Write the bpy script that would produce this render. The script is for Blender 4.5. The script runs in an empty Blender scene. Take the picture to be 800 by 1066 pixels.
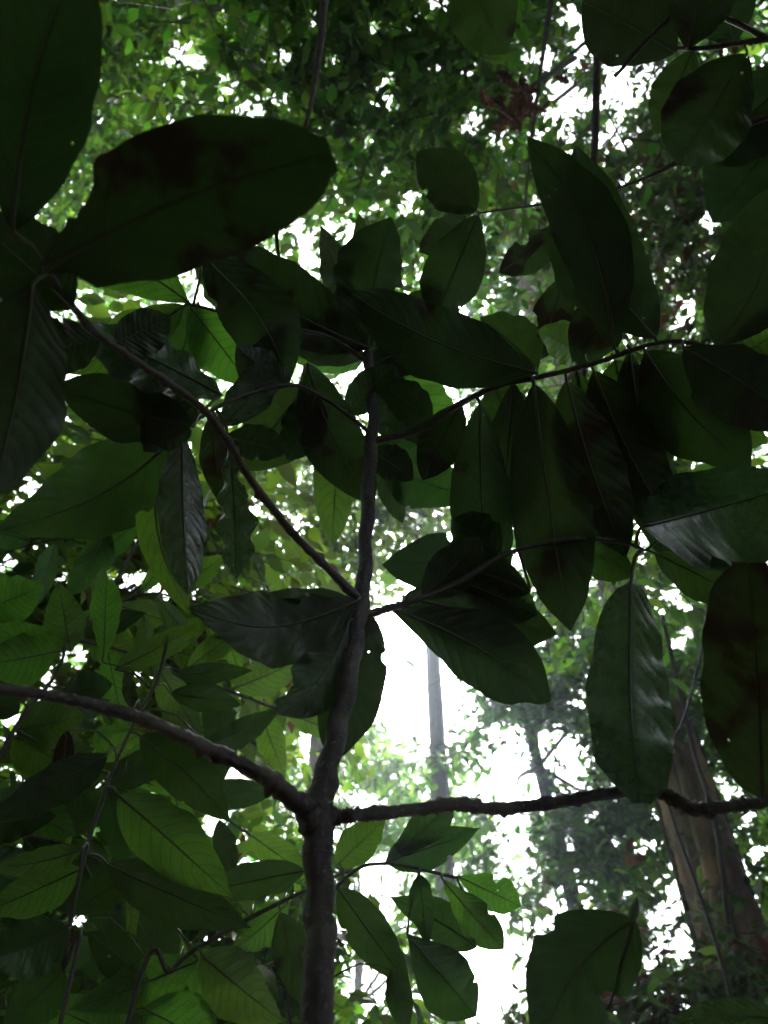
import bpy, math, random
import numpy as np
from mathutils import Vector

random.seed(7); RNG = np.random.default_rng(11)
SC = bpy.context.scene; COL = SC.collection
R = math.radians

# ------------------------------------------------------------------ camera
FPX, CX, CY = 770.0, 400.0, 533.0            # focal length in pixels of the 800 x 1066 photograph
PITCH = R(45); CAM = np.array([0.0, 0.0, 1.5])
FWD = np.array([0, math.cos(PITCH), math.sin(PITCH)]); RT = np.array([1.0, 0, 0]); UP = np.array([0, -math.sin(PITCH), math.cos(PITCH)])
def ray(px, py):
    v = FWD*FPX + RT*(px-CX) + UP*(CY-py); return v/np.linalg.norm(v)
def P(px, py, d): return CAM + ray(px, py)*d
def project(p):                                # world (n,3) -> pixels
    q = p - CAM; z = q@FWD; z = np.where(z < 0.05, 0.05, z)
    return CX + FPX*(q@RT)/z, CY - FPX*(q@UP)/z, (q@FWD)
cam = bpy.data.objects.new('camera', bpy.data.cameras.new('camera')); COL.objects.link(cam)
cam.location = CAM; cam.rotation_euler = (R(90)+PITCH, 0, 0)
cam.data.sensor_fit = 'VERTICAL'; cam.data.sensor_height = 36; cam.data.sensor_width = 27; cam.data.lens = 36*FPX/1066
cam.data.clip_start = 0.02; cam.data.clip_end = 2000
cam.data.dof.use_dof = True; cam.data.dof.focus_distance = 1.15; cam.data.dof.aperture_fstop = 5
SC.camera = cam

# ------------------------------------------------------------------ objects
WL = {}
def tag(o, label=None, cat=None, group=None, kind=None):
    if label: o['label'] = label
    if cat: o['category'] = cat
    if group: o['group'] = group
    if kind: o['kind'] = kind
    return o
def place(o, loc, parent=None):
    loc = np.array(loc, float); WL[o.name] = loc
    if parent: o.parent = parent; loc = loc - WL[parent.name]
    o.location = loc; return o
def thing(name, loc, label, cat, group=None):
    o = bpy.data.objects.new(name, None); o.empty_display_size = .1; COL.objects.link(o); place(o, loc)
    return tag(o, label, cat, group)
def mesh_obj(name, verts, faces, mats, parent=None, origin=None, uv=None, fmat=None, smooth=True, tint=None):
    """verts (n,3) world coordinates, faces = (m,4) or (m,3) array or list; linked as ONE object"""
    verts = np.asarray(verts, float); origin = verts.mean(0) if origin is None else np.asarray(origin, float)
    me = bpy.data.meshes.new(name); loc = (verts-origin).astype(np.float32)
    if isinstance(faces, np.ndarray):
        m, k = faces.shape
        me.vertices.add(len(loc)); me.vertices.foreach_set('co', loc.ravel())
        me.loops.add(m*k); me.loops.foreach_set('vertex_index', faces.astype(np.int32).ravel())
        me.polygons.add(m); me.polygons.foreach_set('loop_start', np.arange(0, m*k, k, dtype=np.int32))
        me.update(calc_edges=True)
    else:
        me.from_pydata([tuple(v) for v in loc], [], [tuple(f) for f in faces])
    if smooth: me.polygons.foreach_set('use_smooth', np.ones(len(me.polygons), bool))
    if fmat is not None: me.polygons.foreach_set('material_index', np.asarray(fmat, np.int32))
    if uv is not None:
        lay = me.uv_layers.new(name='UVMap'); li = np.zeros(len(me.loops), np.int32); me.loops.foreach_get('vertex_index', li)
        lay.data.foreach_set('uv', np.asarray(uv, np.float32)[li].ravel())
    for m_ in (mats if isinstance(mats, (list, tuple)) else [mats]): me.materials.append(m_)
    me.validate(); o = bpy.data.objects.new(name, me); COL.objects.link(o); place(o, origin, parent)
    return o

# ------------------------------------------------------------------ materials
class NB:
    def __init__(s, name):
        s.m = bpy.data.materials.new(name); s.m.use_nodes = True; s.t = s.m.node_tree; s.t.nodes.clear()
    def n(s, typ, **kw):
        nd = s.t.nodes.new(typ)
        for k, v in kw.items():
            if k.startswith('i_'):
                nd.inputs[int(k[2:]) if k[2:].isdigit() else k[2:].replace('_', ' ')].default_value = v
            else: setattr(nd, k, v)
        return nd
    def l(s, a, b): s.t.links.new(a, b)
    def math(s, op, a, b=None, c=None, clamp=False):
        nd = s.n('ShaderNodeMath', operation=op, use_clamp=clamp)
        for i, x in enumerate((a, b, c)):
            if x is None: continue
            if isinstance(x, (int, float)): nd.inputs[i].default_value = x
            else: s.l(x, nd.inputs[i])
        return nd.outputs[0]
    def ramp(s, x, lo, hi, a=0., b=1.):
        nd = s.n('ShaderNodeMapRange', interpolation_type='SMOOTHSTEP'); s.l(x, nd.inputs[0])
        for i, v in enumerate((lo, hi, a, b)): nd.inputs[i+1].default_value = v
        return nd.outputs[0]
    def mix(s, f, a, b, blend='MIX'):
        nd = s.n('ShaderNodeMix', data_type='RGBA', blend_type=blend)
        for sock, x in ((nd.inputs[0], f), (nd.inputs[6], a), (nd.inputs[7], b)):
            if isinstance(x, (int, float)): sock.default_value = x
            elif isinstance(x, tuple): sock.default_value = (*x, 1)
            else: s.l(x, sock)
        return nd.outputs[2]
    def noise(s, vec, scale, detail=3, rough=.55, dist=0.):
        nd = s.n('ShaderNodeTexNoise'); nd.inputs['Scale'].default_value = scale; nd.inputs['Detail'].default_value = detail
        nd.inputs['Roughness'].default_value = rough; nd.inputs['Distortion'].default_value = dist
        if vec is not None: s.l(vec, nd.inputs['Vector'])
        return nd.outputs[0]
    def done(s, surf, vol=None):
        o = s.n('ShaderNodeOutputMaterial')
        if surf is not None: s.l(surf, o.inputs[0])
        if vol is not None: s.l(vol, o.inputs[1])
        return s.m

def blade_material(name, top, trans, tfac, blotch=.62, holes=True, rough=.33, nveins=11.):
    """one big leaf: midrib, curved side veins, blotches, mould, insect holes"""
    b = NB(name); uvn = b.n('ShaderNodeUVMap'); sep = b.n('ShaderNodeSeparateXYZ'); b.l(uvn.outputs[0], sep.inputs[0])
    u, v = sep.outputs[0], sep.outputs[1]
    obj = b.n('ShaderNodeTexCoord').outputs['Object']; oi = b.n('ShaderNodeObjectInfo'); rnd = oi.outputs['Random']
    off = b.n('ShaderNodeVectorMath', operation='ADD'); b.l(obj, off.inputs[0]); b.l(oi.outputs['Location'], off.inputs[1]); pos = off.outputs[0]
    au = b.math('ABSOLUTE', u)
    wob = b.math('MULTIPLY', b.math('SUBTRACT', b.noise(pos, 22, 2), .5), .5)
    q = b.math('ADD', b.math('SUBTRACT', b.math('MULTIPLY', v, nveins), b.math('MULTIPLY', b.math('POWER', au, 1.5), 2.1)), wob)
    q = b.math('ADD', q, b.math('MULTIPLY', b.math('SIGN', u), .22))
    fr = b.math('ABSOLUTE', b.math('SUBTRACT', b.math('FRACT', q), .5))
    side = b.math('MULTIPLY', b.ramp(fr, .0, .10, 1, 0), b.ramp(au, .75, .98, 1, 0))
    mid = b.ramp(au, .0, .05, 1, 0)
    small = b.n('ShaderNodeTexVoronoi', feature='DISTANCE_TO_EDGE'); small.inputs['Scale'].default_value = 230; b.l(pos, small.inputs['Vector'])
    net = b.ramp(small.outputs['Distance'], 0, .12, 1, 0)
    vein = b.math('MAXIMUM', mid, b.math('MULTIPLY', side, .85))
    n1 = b.noise(pos, 16, 4, .6); n2 = b.noise(pos, 60, 3, .6); n3 = b.noise(pos, 7, 2, .5)
    c1 = b.mix(b.ramp(n1, .3, .75), top, tuple(x*.6 for x in top))
    c1 = b.mix(b.math('MULTIPLY', vein, .6), c1, (.085, .10, .035))
    c1 = b.mix(b.math('MULTIPLY', b.ramp(n2, .63, .72), .35), c1, (.10, .11, .085))          # lichen specks
    c2 = b.mix(b.ramp(n1, .35, .8), trans, tuple(x*.62 for x in trans))
    c2 = b.mix(b.math('MULTIPLY', vein, .72), c2, (.012, .028, .006))
    c2 = b.mix(b.math('MULTIPLY', net, .32), c2, (.012, .03, .006))
    hue = b.n('ShaderNodeHueSaturation'); b.l(c2, hue.inputs['Color'])
    b.l(b.math('ADD', b.math('MULTIPLY', rnd, .03), .485), hue.inputs['Hue']); b.l(b.math('ADD', b.math('MULTIPLY', rnd, .5), .75), hue.inputs['Value'])
    c2 = hue.outputs['Color']
    bl = b.math('MULTIPLY', b.ramp(b.math('ADD', b.math('MULTIPLY', n1, .45), b.math('MULTIPLY', n3, .6)), blotch-.03, blotch+.02), .92)
    c1 = b.mix(bl, c1, (.030, .017, .010)); c2 = b.mix(bl, c2, (.010, .005, .002))
    hgt = b.math('ADD', b.math('MULTIPLY', b.ramp(fr, 0, .4, 0, 1), .6), b.math('MULTIPLY', b.math('ADD', n2, net), .08))
    bump = b.n('ShaderNodeBump'); bump.inputs['Strength'].default_value = .55; bump.inputs['Distance'].default_value = .0013; b.l(hgt, bump.inputs['Height'])
    pr = b.n('ShaderNodeBsdfPrincipled'); b.l(c1, pr.inputs['Base Color']); b.l(bump.outputs[0], pr.inputs['Normal'])
    b.l(b.ramp(n2, .35, .7, rough, rough+.22), pr.inputs['Roughness']); pr.inputs['Specular IOR Level'].default_value = .45 if rough > .25 else .9
    tr = b.n('ShaderNodeBsdfTranslucent'); b.l(c2, tr.inputs[0]); b.l(bump.outputs[0], tr.inputs[1])
    mx = b.n('ShaderNodeMixShader'); mx.inputs[0].default_value = tfac; b.l(pr.outputs[0], mx.inputs[1]); b.l(tr.outputs[0], mx.inputs[2])
    out = mx.outputs[0]
    if holes:
        vo = b.n('ShaderNodeTexVoronoi'); vo.inputs['Scale'].default_value = 48; b.l(pos, vo.inputs['Vector'])
        sc = b.n('ShaderNodeSeparateColor'); b.l(vo.outputs['Color'], sc.inputs[0])
        dist = b.math('ADD', vo.outputs['Distance'], b.math('MULTIPLY', b.math('SUBTRACT', n2, .5), .25))
        h = b.math('MULTIPLY', b.math('GREATER_THAN', sc.outputs[0], .962), b.math('LESS_THAN', dist, .11))
        tp = b.n('ShaderNodeBsdfTransparent'); m2 = b.n('ShaderNodeMixShader'); b.l(h, m2.inputs[0]); b.l(out, m2.inputs[1]); b.l(tp.outputs[0], m2.inputs[2]); out = m2.outputs[0]
    return b.done(out)

def crown_material(name, top, trans, tfac=.5, spread=.05, dead=.0):
    """many small leaves in one crown: each leaf island gets its own tone"""
    b = NB(name); g = b.n('ShaderNodeNewGeometry'); ri = g.outputs['Random Per Island']
    h1 = b.n('ShaderNodeHueSaturation'); h1.inputs['Color'].default_value = (*trans, 1)
    b.l(b.math('ADD', b.math('MULTIPLY', ri, spread), .5-spread*.6), h1.inputs['Hue'])
    r2 = b.math('FRACT', b.math('MULTIPLY', ri, 37.7)); b.l(b.math('ADD', b.math('MULTIPLY', b.math('POWER', r2, 1.6), 1.15), .36), h1.inputs['Value'])
    c2 = h1.outputs[0]; h2 = b.n('ShaderNodeHueSaturation'); h2.inputs['Color'].default_value = (*top, 1)
    b.l(b.math('ADD', b.math('MULTIPLY', r2, .9), .5), h2.inputs['Value']); c1 = h2.outputs[0]
    if dead > 0:
        r3 = b.math('LESS_THAN', b.math('FRACT', b.math('MULTIPLY', ri, 91.3)), dead)
        c2 = b.mix(r3, c2, (.10, .035, .012)); c1 = b.mix(r3, c1, (.11, .055, .025))
    pr = b.n('ShaderNodeBsdfPrincipled'); b.l(c1, pr.inputs['Base Color']); pr.inputs['Roughness'].default_value = .42; pr.inputs['Specular IOR Level'].default_value = .4
    tr = b.n('ShaderNodeBsdfTranslucent'); b.l(c2, tr.inputs[0])
    mx = b.n('ShaderNodeMixShader'); mx.inputs[0].default_value = tfac; b.l(pr.outputs[0], mx.inputs[1]); b.l(tr.outputs[0], mx.inputs[2])
    return b.done(mx.outputs[0])

def bark_material(name, a, c, scale=30., patch=None, rough=.75, stretch=.25):
    b = NB(name); g = b.n('ShaderNodeNewGeometry'); mp = b.n('ShaderNodeMapping'); mp.inputs['Scale'].default_value = (1, 1, stretch); b.l(g.outputs['Position'], mp.inputs[0])
    n1 = b.noise(mp.outputs[0], scale, 5, .65, .4); n2 = b.noise(g.outputs['Position'], scale*3.2, 4, .6); n3 = b.noise(g.outputs['Position'], scale*.22, 2, .5)
    c1 = b.mix(b.ramp(n1, .35, .65), a, c)
    if patch: c1 = b.mix(b.ramp(n3, .52, .62), c1, patch)
    c1 = b.mix(b.math('MULTIPLY', b.ramp(n2, .60, .68), .6), c1, (.17, .17, .14))
    bump = b.n('ShaderNodeBump'); bump.inputs['Strength'].default_value = .8; bump.inputs['Distance'].default_value = .25/scale; b.l(b.math('ADD', n1, b.math('MULTIPLY', n2, .4)), bump.inputs['Height'])
    pr = b.n('ShaderNodeBsdfPrincipled'); b.l(c1, pr.inputs['Base Color']); pr.inputs['Roughness'].default_value = rough; b.l(bump.outputs[0], pr.inputs['Normal'])
    return b.done(pr.outputs[0])

M_DRK = blade_material('dark_leaf', (.026, .048, .019), (.024, .060, .009), .42, blotch=.64)  # dark to bright leaf tones, shade and backlight partly put into the colour
M_MID = blade_material('mid_leaf', (.032, .062, .022), (.046, .122, .013), .47, blotch=.69)
M_BRT = blade_material('bright_leaf', (.050, .105, .026), (.115, .29, .022), .57, blotch=.78)
M_LIT = blade_material('backlit_leaf', (.055, .115, .028), (.20, .44, .035), .62, blotch=.80)  # brighter copy for backlit leaves, the light put into the transmission colour
M_ROT = blade_material('rotting_leaf', (.026, .042, .017), (.026, .06, .010), .40, blotch=.535)
M_SHN = blade_material('glossy_leaf', (.030, .058, .026), (.028, .075, .012), .35, blotch=.75, rough=.20, holes=False)
M_DED = blade_material('dead_leaf', (.11, .05, .02), (.16, .045, .015), .4, blotch=.58)
M_RIB = NB('leaf_rib'); _p = M_RIB.n('ShaderNodeBsdfPrincipled'); _p.inputs['Base Color'].default_value = (.045, .050, .022, 1); _p.inputs['Roughness'].default_value = .5; M_RIB = M_RIB.done(_p.outputs[0])
M_STEM = bark_material('sapling_bark', (.015, .010, .012), (.048, .036, .038), 55, patch=(.068, .060, .050), rough=.6)
M_TWIG = bark_material('twig_bark', (.020, .015, .012), (.048, .036, .030), 120, rough=.5)
M_TRUNK = bark_material('tree_bark', (.11, .066, .042), (.28, .18, .115), 9, patch=(.42, .24, .115), stretch=.3)
M_PALE = bark_material('pale_bark', (.40, .33, .33), (.54, .46, .45), 8)
M_DARKB = bark_material('dark_bark', (.03, .024, .018), (.065, .05, .04), 14)

# ------------------------------------------------------------------ shape builders
def smooth_line(pts, n=10):
    pts = np.asarray(pts, float); k = len(pts)
    if k < 3: return np.array([pts[0]*(1-t)+pts[-1]*t for t in np.linspace(0, 1, n+1)])
    ext = np.vstack([2*pts[0]-pts[1], pts, 2*pts[-1]-pts[-2]]); out = []
    for i in range(1, k):
        a, b, c, d = ext[i-1:i+3]
        for t in np.linspace(0, 1, n, endpoint=False):
            out.append(.5*((2*b)+(-a+c)*t+(2*a-5*b+4*c-d)*t*t+(-a+3*b-3*c+d)*t**3))
    out.append(pts[-1]); return np.array(out)
def tube_geo(pr, sides=8, bump=0., seed=0, n=10):
    """pr: rows x,y,z,radius -> verts, quad faces (caps closed to a point)"""
    L = smooth_line(pr, n); p, r = L[:, :3], np.maximum(L[:, 3], 1e-4); rg = np.random.default_rng(seed); m = len(p)
    t = np.gradient(p, axis=0); t /= np.linalg.norm(t, axis=1)[:, None]+1e-9
    ref = np.array([0.3, .2, .9]) if abs(t.mean(0)[2]) < .8*np.linalg.norm(t.mean(0))+1e-9 else np.array([1.0, .1, 0])
    u = np.cross(t, ref); u /= np.linalg.norm(u, axis=1)[:, None]+1e-9; w = np.cross(t, u)
    a = np.arange(sides)*2*math.pi/sides
    rr = r[:, None]*(1 + bump*(rg.random((m, sides))-.4) + bump*1.3*np.maximum(0, rg.random((m, 1))-.72)*3*(np.cos(a-rg.random()*6)[None]*.5+.5))
    if bump >= .18: rr *= 1+(rg.random((m, sides)) > .965)*rg.uniform(.3, .9, (m, sides))
    v = p[:, None]+rr[..., None]*(np.cos(a)[None, :, None]*u[:, None]+np.sin(a)[None, :, None]*w[:, None])
    v = np.vstack([v.reshape(-1, 3), p[:1], p[-1:]]); f = []
    for i in range(m-1):
        for j in range(sides):
            j2 = (j+1) % sides; f.append((i*sides+j, i*sides+j2, (i+1)*sides+j2, (i+1)*sides+j))
    for j in range(sides):
        j2 = (j+1) % sides; f.append((m*sides, j2, j)); f.append((m*sides+1, (m-1)*sides+j, (m-1)*sides+j2))
    return v, f
def pix_line(spec):
    """rows (px, py, distance, width in px) -> x,y,z,radius"""
    return np.array([[*P(a, b, d), .5*w*d/FPX] for a, b, d, w in spec])
def tube(name, pr, mat, parent=None, sides=8, bump=0., seed=0, origin=None, n=10):
    v, f = tube_geo(pr, sides, bump, seed, n); return mesh_obj(name, v, f, mat, parent, np.asarray(pr[0][:3]) if origin is None else origin)

def leaf(parent, bx, by, tx, ty, w, d, dt=None, bow=0., roll=None, shape='e', mat=None, bites=(), fold=.18, wave=.035, anchor=None, seed=None, curl=.0, tipw=0., name='leaf', petiole=True):
    """a blade from its base (bx,by) to its tip (tx,ty), width w: sizes in photo pixels at distance d (base) .. dt (tip)"""
    sd = seed if seed is not None else int(abs(bx*7+by*13+tx*3+ty)) % 99991
    rg = np.random.default_rng(sd); dt = d+rg.uniform(-.04, .07) if dt is None else dt
    roll = rg.uniform(-28, 28) if roll is None else roll
    tw = rg.uniform(-.45, .45); curl = curl+rg.uniform(-.05, .09); bites = list(bites)
    if mat in (M_DRK, M_MID, M_ROT) and w > 40:
        for _ in range(rg.integers(0, 2)): bites.append((int(rg.integers(0, 2)), rg.uniform(.2, .82), rg.uniform(.012, .045), rg.uniform(.08, .3)))
    B, T = P(bx, by, d), P(tx, ty, dt); ax = T-B; Ln = np.linalg.norm(ax); ax /= Ln; mid = (B+T)/2
    toc = CAM-mid; toc /= np.linalg.norm(toc); c = np.cross(ax, toc); c /= np.linalg.norm(c); n = np.cross(c, ax)
    cr = math.cos(R(roll)); c, n = c*cr+n*math.sin(R(roll)), n*cr-c*math.sin(R(roll))
    Wd = .435*w*np.linalg.norm(mid-CAM)/FPX/max(cr, .5)
    NT, NS = 44, 12; t = np.linspace(0, 1, NT+1); s = np.linspace(-1, 1, NS+1)
    k = {'e': 1.0, 'o': 1.45, 'n': .78, 'b': 1.6, 'r': 1.0}[shape]; sh = np.sin(np.pi*t**k)**{'n': .92, 'r': .42}.get(shape, .70)
    if shape == 'b': sh = np.where(t > .72, np.sqrt(np.maximum(0, 1-((t-.62)/.38)**2))*.99, np.sin(np.pi*np.clip(t**1.05*.62, 0, .5))**.8)
    if shape != 'b': sh *= 1-.45*np.clip((t-.88)/.12, 0, 1)**2*(1-tipw)
    sh[0] = .03; sh[-1] = max(.01, tipw*.4)
    ed = np.ones((2, NT+1))
    for side in (0, 1): ed[side] += sum(rg.normal()*.022*np.sin(2*np.pi*fq_*t+rg.uniform(0, 6.28)) for fq_ in (.8, 1.7, 2.9, 4.6)) + .005*rg.normal(size=NT+1)
    for side, t0, tw, dep in bites:
        x = np.abs(t-t0)/tw; jag = .12*rg.normal(size=NT+1); ed[side] *= 1-np.where(x < 1, dep*np.clip((1-x**2.5)+jag*(x < .9), 0, 1), 0)
    halfw = sh*Wd
    ph, fq = rg.uniform(0, 6.28), rg.uniform(2.2, 4.2); asym = rg.uniform(-.6, .6)
    bowv = (bow*np.linalg.norm(mid-CAM)/FPX)
    cen = B+np.outer(t, ax*Ln) + np.outer(np.sin(np.pi*t)*bowv, c) + np.outer(np.sin(np.pi*t)*Ln*(.05+curl), -n)
    V = np.zeros((NT+1, NS+1, 3)); UV = np.zeros((NT+1, NS+1, 2))
    for j, sj in enumerate(s):
        e = ed[0] if sj < 0 else ed[1]; x = sj*halfw*e
        nv = 11*t-2.1*abs(sj)**1.5+.22*np.sign(sj)
        z = fold*np.abs(x)*(1+.3*asym*np.sign(sj)) + wave*Wd*2*np.sin(ph+fq*2*np.pi*t*1.3+(2 if sj > 0 else 0))*sj*sj*sh +   .0013*np.cos(nv*2*np.pi)*(1-abs(sj))*min(1, abs(sj)*5)*sh*Wd/.045
        th_ = tw*(t-.45); V[:, j] = cen+(x*np.cos(th_)+z*np.sin(th_))[:, None]*c-(z*np.cos(th_)-x*np.sin(th_))[:, None]*n; UV[:, j, 0] = sj; UV[:, j, 1] = t
    verts = V.reshape(-1, 3); uv = UV.reshape(-1, 2); f = [(i*(NS+1)+j, i*(NS+1)+j+1, (i+1)*(NS+1)+j+1, (i+1)*(NS+1)+j) for i in range(NT) for j in range(NS)]
    fm = [0]*len(f); rr = np.maximum(.0022*(1-.8*t), .0004)*(Ln/.25)**.6
    ribp = np.column_stack([cen+n*.0006, rr])[::4]
    if petiole:
        A = np.asarray(anchor, float) if anchor is not None else None
        if A is not None:
            mp = (A+B)/2+np.array([0, 0, .15])*np.linalg.norm(A-B); ribp = np.vstack([[*A, rr[0]*1.25], [*mp, rr[0]*1.1], ribp])
    v2, f2 = tube_geo(ribp, 6, 0, sd, 2); off = len(verts)
    verts = np.vstack([verts, v2]); uv = np.vstack([uv, np.zeros((len(v2), 2))]); f += [tuple(x+off for x in q) for q in f2]; fm += [1]*len(f2)
    return mesh_obj(name, verts, f, [mat or M_MID, M_RIB], parent, B, uv, fm)

class Branch:
    """a woody piece with leaves hanging on it; spec rows (px, py, distance, width px)"""
    def __init__(s, thing_, spec, name='branch', mat=None, bump=.18, seed=1, sides=9, pr=None):
        s.spec = np.array(spec, float) if spec is not None else None; pr = pix_line(spec) if pr is None else np.asarray(pr)
        s.obj = tube(name, pr, mat or M_TWIG, thing_, sides, bump, seed); s.line = smooth_line(pr, 10)[:, :3]
    def near(s, px, py):
        x, y, _ = project(s.line); i = int(np.argmin((x-px)**2+(y-py)**2)); return s.line[i]
    def leaf(s, bx, by, tx, ty, w, dd=0., ddt=None, **k):
        A = s.near(bx, by); d = np.linalg.norm(A-CAM)+dd
        return leaf(s.obj, bx, by, tx, ty, w, d, d+ddt if ddt is not None else None, anchor=A, **k)

# ------------------------------------------------------------------ small-leaved crowns
GAPS = [  # sky openings between the crowns, (px, py, rx, ry, strength) seen from the path
    (197, 58, 12, 14, .95), (262, 113, 16, 9, .9), (236, 92, 9, 9, .8), (290, 62, 16, 6, .7), (400, 100, 12, 16, .9), (608, 52, 18, 26, .72), (590, 105, 28, 16, .8), (634, 80, 9, 24, .85), (575, 130, 20, 10, .8), (520, 145, 16, 10, .8), (455, 3, 14, 6, .8),
    (660, 90, 10, 10, .7), (692, 10, 10, 16, .9), (3, 190, 9, 42, .95), (45, 222, 14, 12, .6), (190, 335, 24, 22, 1.), (425, 213, 13, 13, .85), (365, 246, 9, 9, .8), (65, 388, 8, 8, .9), (125, 390, 12, 8, .9),
    (432, 705, 46, 70, .96), (412, 660, 16, 22, .9), (470, 745, 26, 30, .8), (500, 700, 26, 30, .45), (560, 790, 62, 36, .85), (530, 822, 56, 18, .9), (535, 870, 16, 40, .85), (500, 1010, 40, 62, 1.), (395, 925, 18, 40, .9), (545, 955, 60, 50, .5), (575, 975, 40, 40, .4),
    (246, 818, 22, 20, .85), (228, 842, 12, 10, .8), (258, 900, 10, 16, .8), (324, 772, 9, 30, .95), (375, 832, 14, 9, .9), (380, 1010, 16, 40, .8), (355, 870, 20, 10, .7),
    (705, 920, 10, 30, .9), (698, 965, 20, 36, .75), (720, 960, 10, 24, .7), (765, 912, 18, 18, .85), (780, 970, 12, 34, .6), (792, 865, 14, 34, .7), (770, 815, 24, 26, .5), (780, 560, 26, 14, .7), (725, 565, 12, 18, .6), (695, 612, 16, 10, .7), (770, 590, 14, 8, .8),
    (85, 680, 6, 10, .9), (135, 603, 20, 6, .9), (170, 615, 6, 12, .9), (270, 530, 10, 8, .8), (305, 545, 10, 10, .8), (650, 408, 8, 8, .8), (112, 915, 5, 5, .9)]
_g = np.random.default_rng(5)
for _ in range(150):                       # pinholes
    _x, _y = _g.uniform(0, 800), _g.choice([_g.uniform(0, 330), _g.uniform(430, 760), _g.uniform(560, 1060)]); _r = _g.uniform(2.5, 6.5)
    GAPS.append((_x, _y, _r, _r*_g.uniform(.8, 1.5), .97))
for _ in range(64):
    _x, _y = _g.normal(590, 60), _g.normal(95, 50); _r = _g.uniform(2, 6); GAPS.append((_x, _y, _r, _r*1.2, .97))
for _ in range(70):
    _x, _y = _g.uniform(470, 800), _g.uniform(560, 1060); _r = _g.uniform(1.5, 5); GAPS.append((_x, _y, _r, _r*1.2, .97))
def gap_reject(p, rng, gain=1., L=None):
    x, y, z = project(p); mg = 3. if L is None else np.clip(.40*L*FPX/np.maximum(z, .3), 0, 13)
    keep = np.ones(len(p), bool)
    jx = x+rng.normal(0, 4, len(p)); jy = y+rng.normal(0, 4, len(p))
    for gx, gy, rx, ry, s in GAPS:
        q = ((jx-gx)/(rx+mg))**2+((jy-gy)/(ry+mg))**2; pr = s*gain*np.clip(1.5-q, 0, 1)/1.0
        keep &= ~((z > 0) & (rng.random(len(p)) < np.clip(pr, 0, s)))
    return keep
TEMPL = np.array([[0, 0, 0], [.3, -.42, .03], [.28, 0, -.02], [.3, .42, .03], [.66, -.40, .0], [.66, 0, -.05], [.66, .40, .0], [1, 0, -.12]])
TFACE = [(0, 2, 1), (0, 3, 2), (1, 2, 5), (1, 5, 4), (2, 3, 6), (2, 6, 5), (4, 5, 7), (5, 6, 7)]
THI = [(0, 0, 0)]+[(t, x*w, z-abs(x)*-.07*w) for t, w, z in ((.18, .30, .0), (.42, .5, -.02), (.70, .40, -.06), (.88, .17, -.11)) for x in (-1, 0, 1)]+[(1.04, 0, -.17)]
THI = np.array(THI); HFACE = [(0, 2, 1), (0, 3, 2)]+[f for r in (0, 3, 6) for f in ((r+1, r+2, r+5), (r+1, r+5, r+4), (r+2, r+3, r+6), (r+2, r+6, r+5))]+[(10, 11, 13), (11, 12, 13)]
def norm(v): return v/(np.linalg.norm(v, axis=-1, keepdims=True)+1e-9)
def leaves_from_sprays(base, direc, slen, nl, ll, lw, rng, tilt=.45, droop=.25):
    """every spray is a twig with nl leaves in two ranks"""
    m = len(base); s = (np.arange(nl)+.6)/nl; sgn = np.where(np.arange(nl) % 2 == 0, 1., -1.)
    up = norm(np.array([0, 0, 1.])+rng.normal(0, tilt*.7, (m, 3))); lat = norm(np.cross(direc, up)); up = np.cross(lat, direc)
    p = base[:, None]+direc[:, None]*(s[None, :, None]*slen[:, None, None]); p[..., 2] -= (s**2)[None]*slen[:, None]*.25
    ang = rng.normal(.95, .22, (m, nl)); a = direc[:, None]*np.cos(ang)[..., None]+lat[:, None]*(np.sin(ang)*sgn)[..., None]
    a = a+rng.normal(0, .18, (m, nl, 3)); a[..., 2] -= droop*rng.random((m, nl))*1.6; a = norm(a)
    n = norm(up[:, None]+rng.normal(0, tilt, (m, nl, 3))); c = norm(np.cross(n, a)); n = np.cross(a, c)
    L = ll*rng.uniform(.6, 1.25, (m, nl)); Wd = L*lw*rng.uniform(.75, 1.25, (m, nl))
    return p.reshape(-1, 3), a.reshape(-1, 3), c.reshape(-1, 3), n.reshape(-1, 3), L.ravel(), Wd.ravel()
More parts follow.
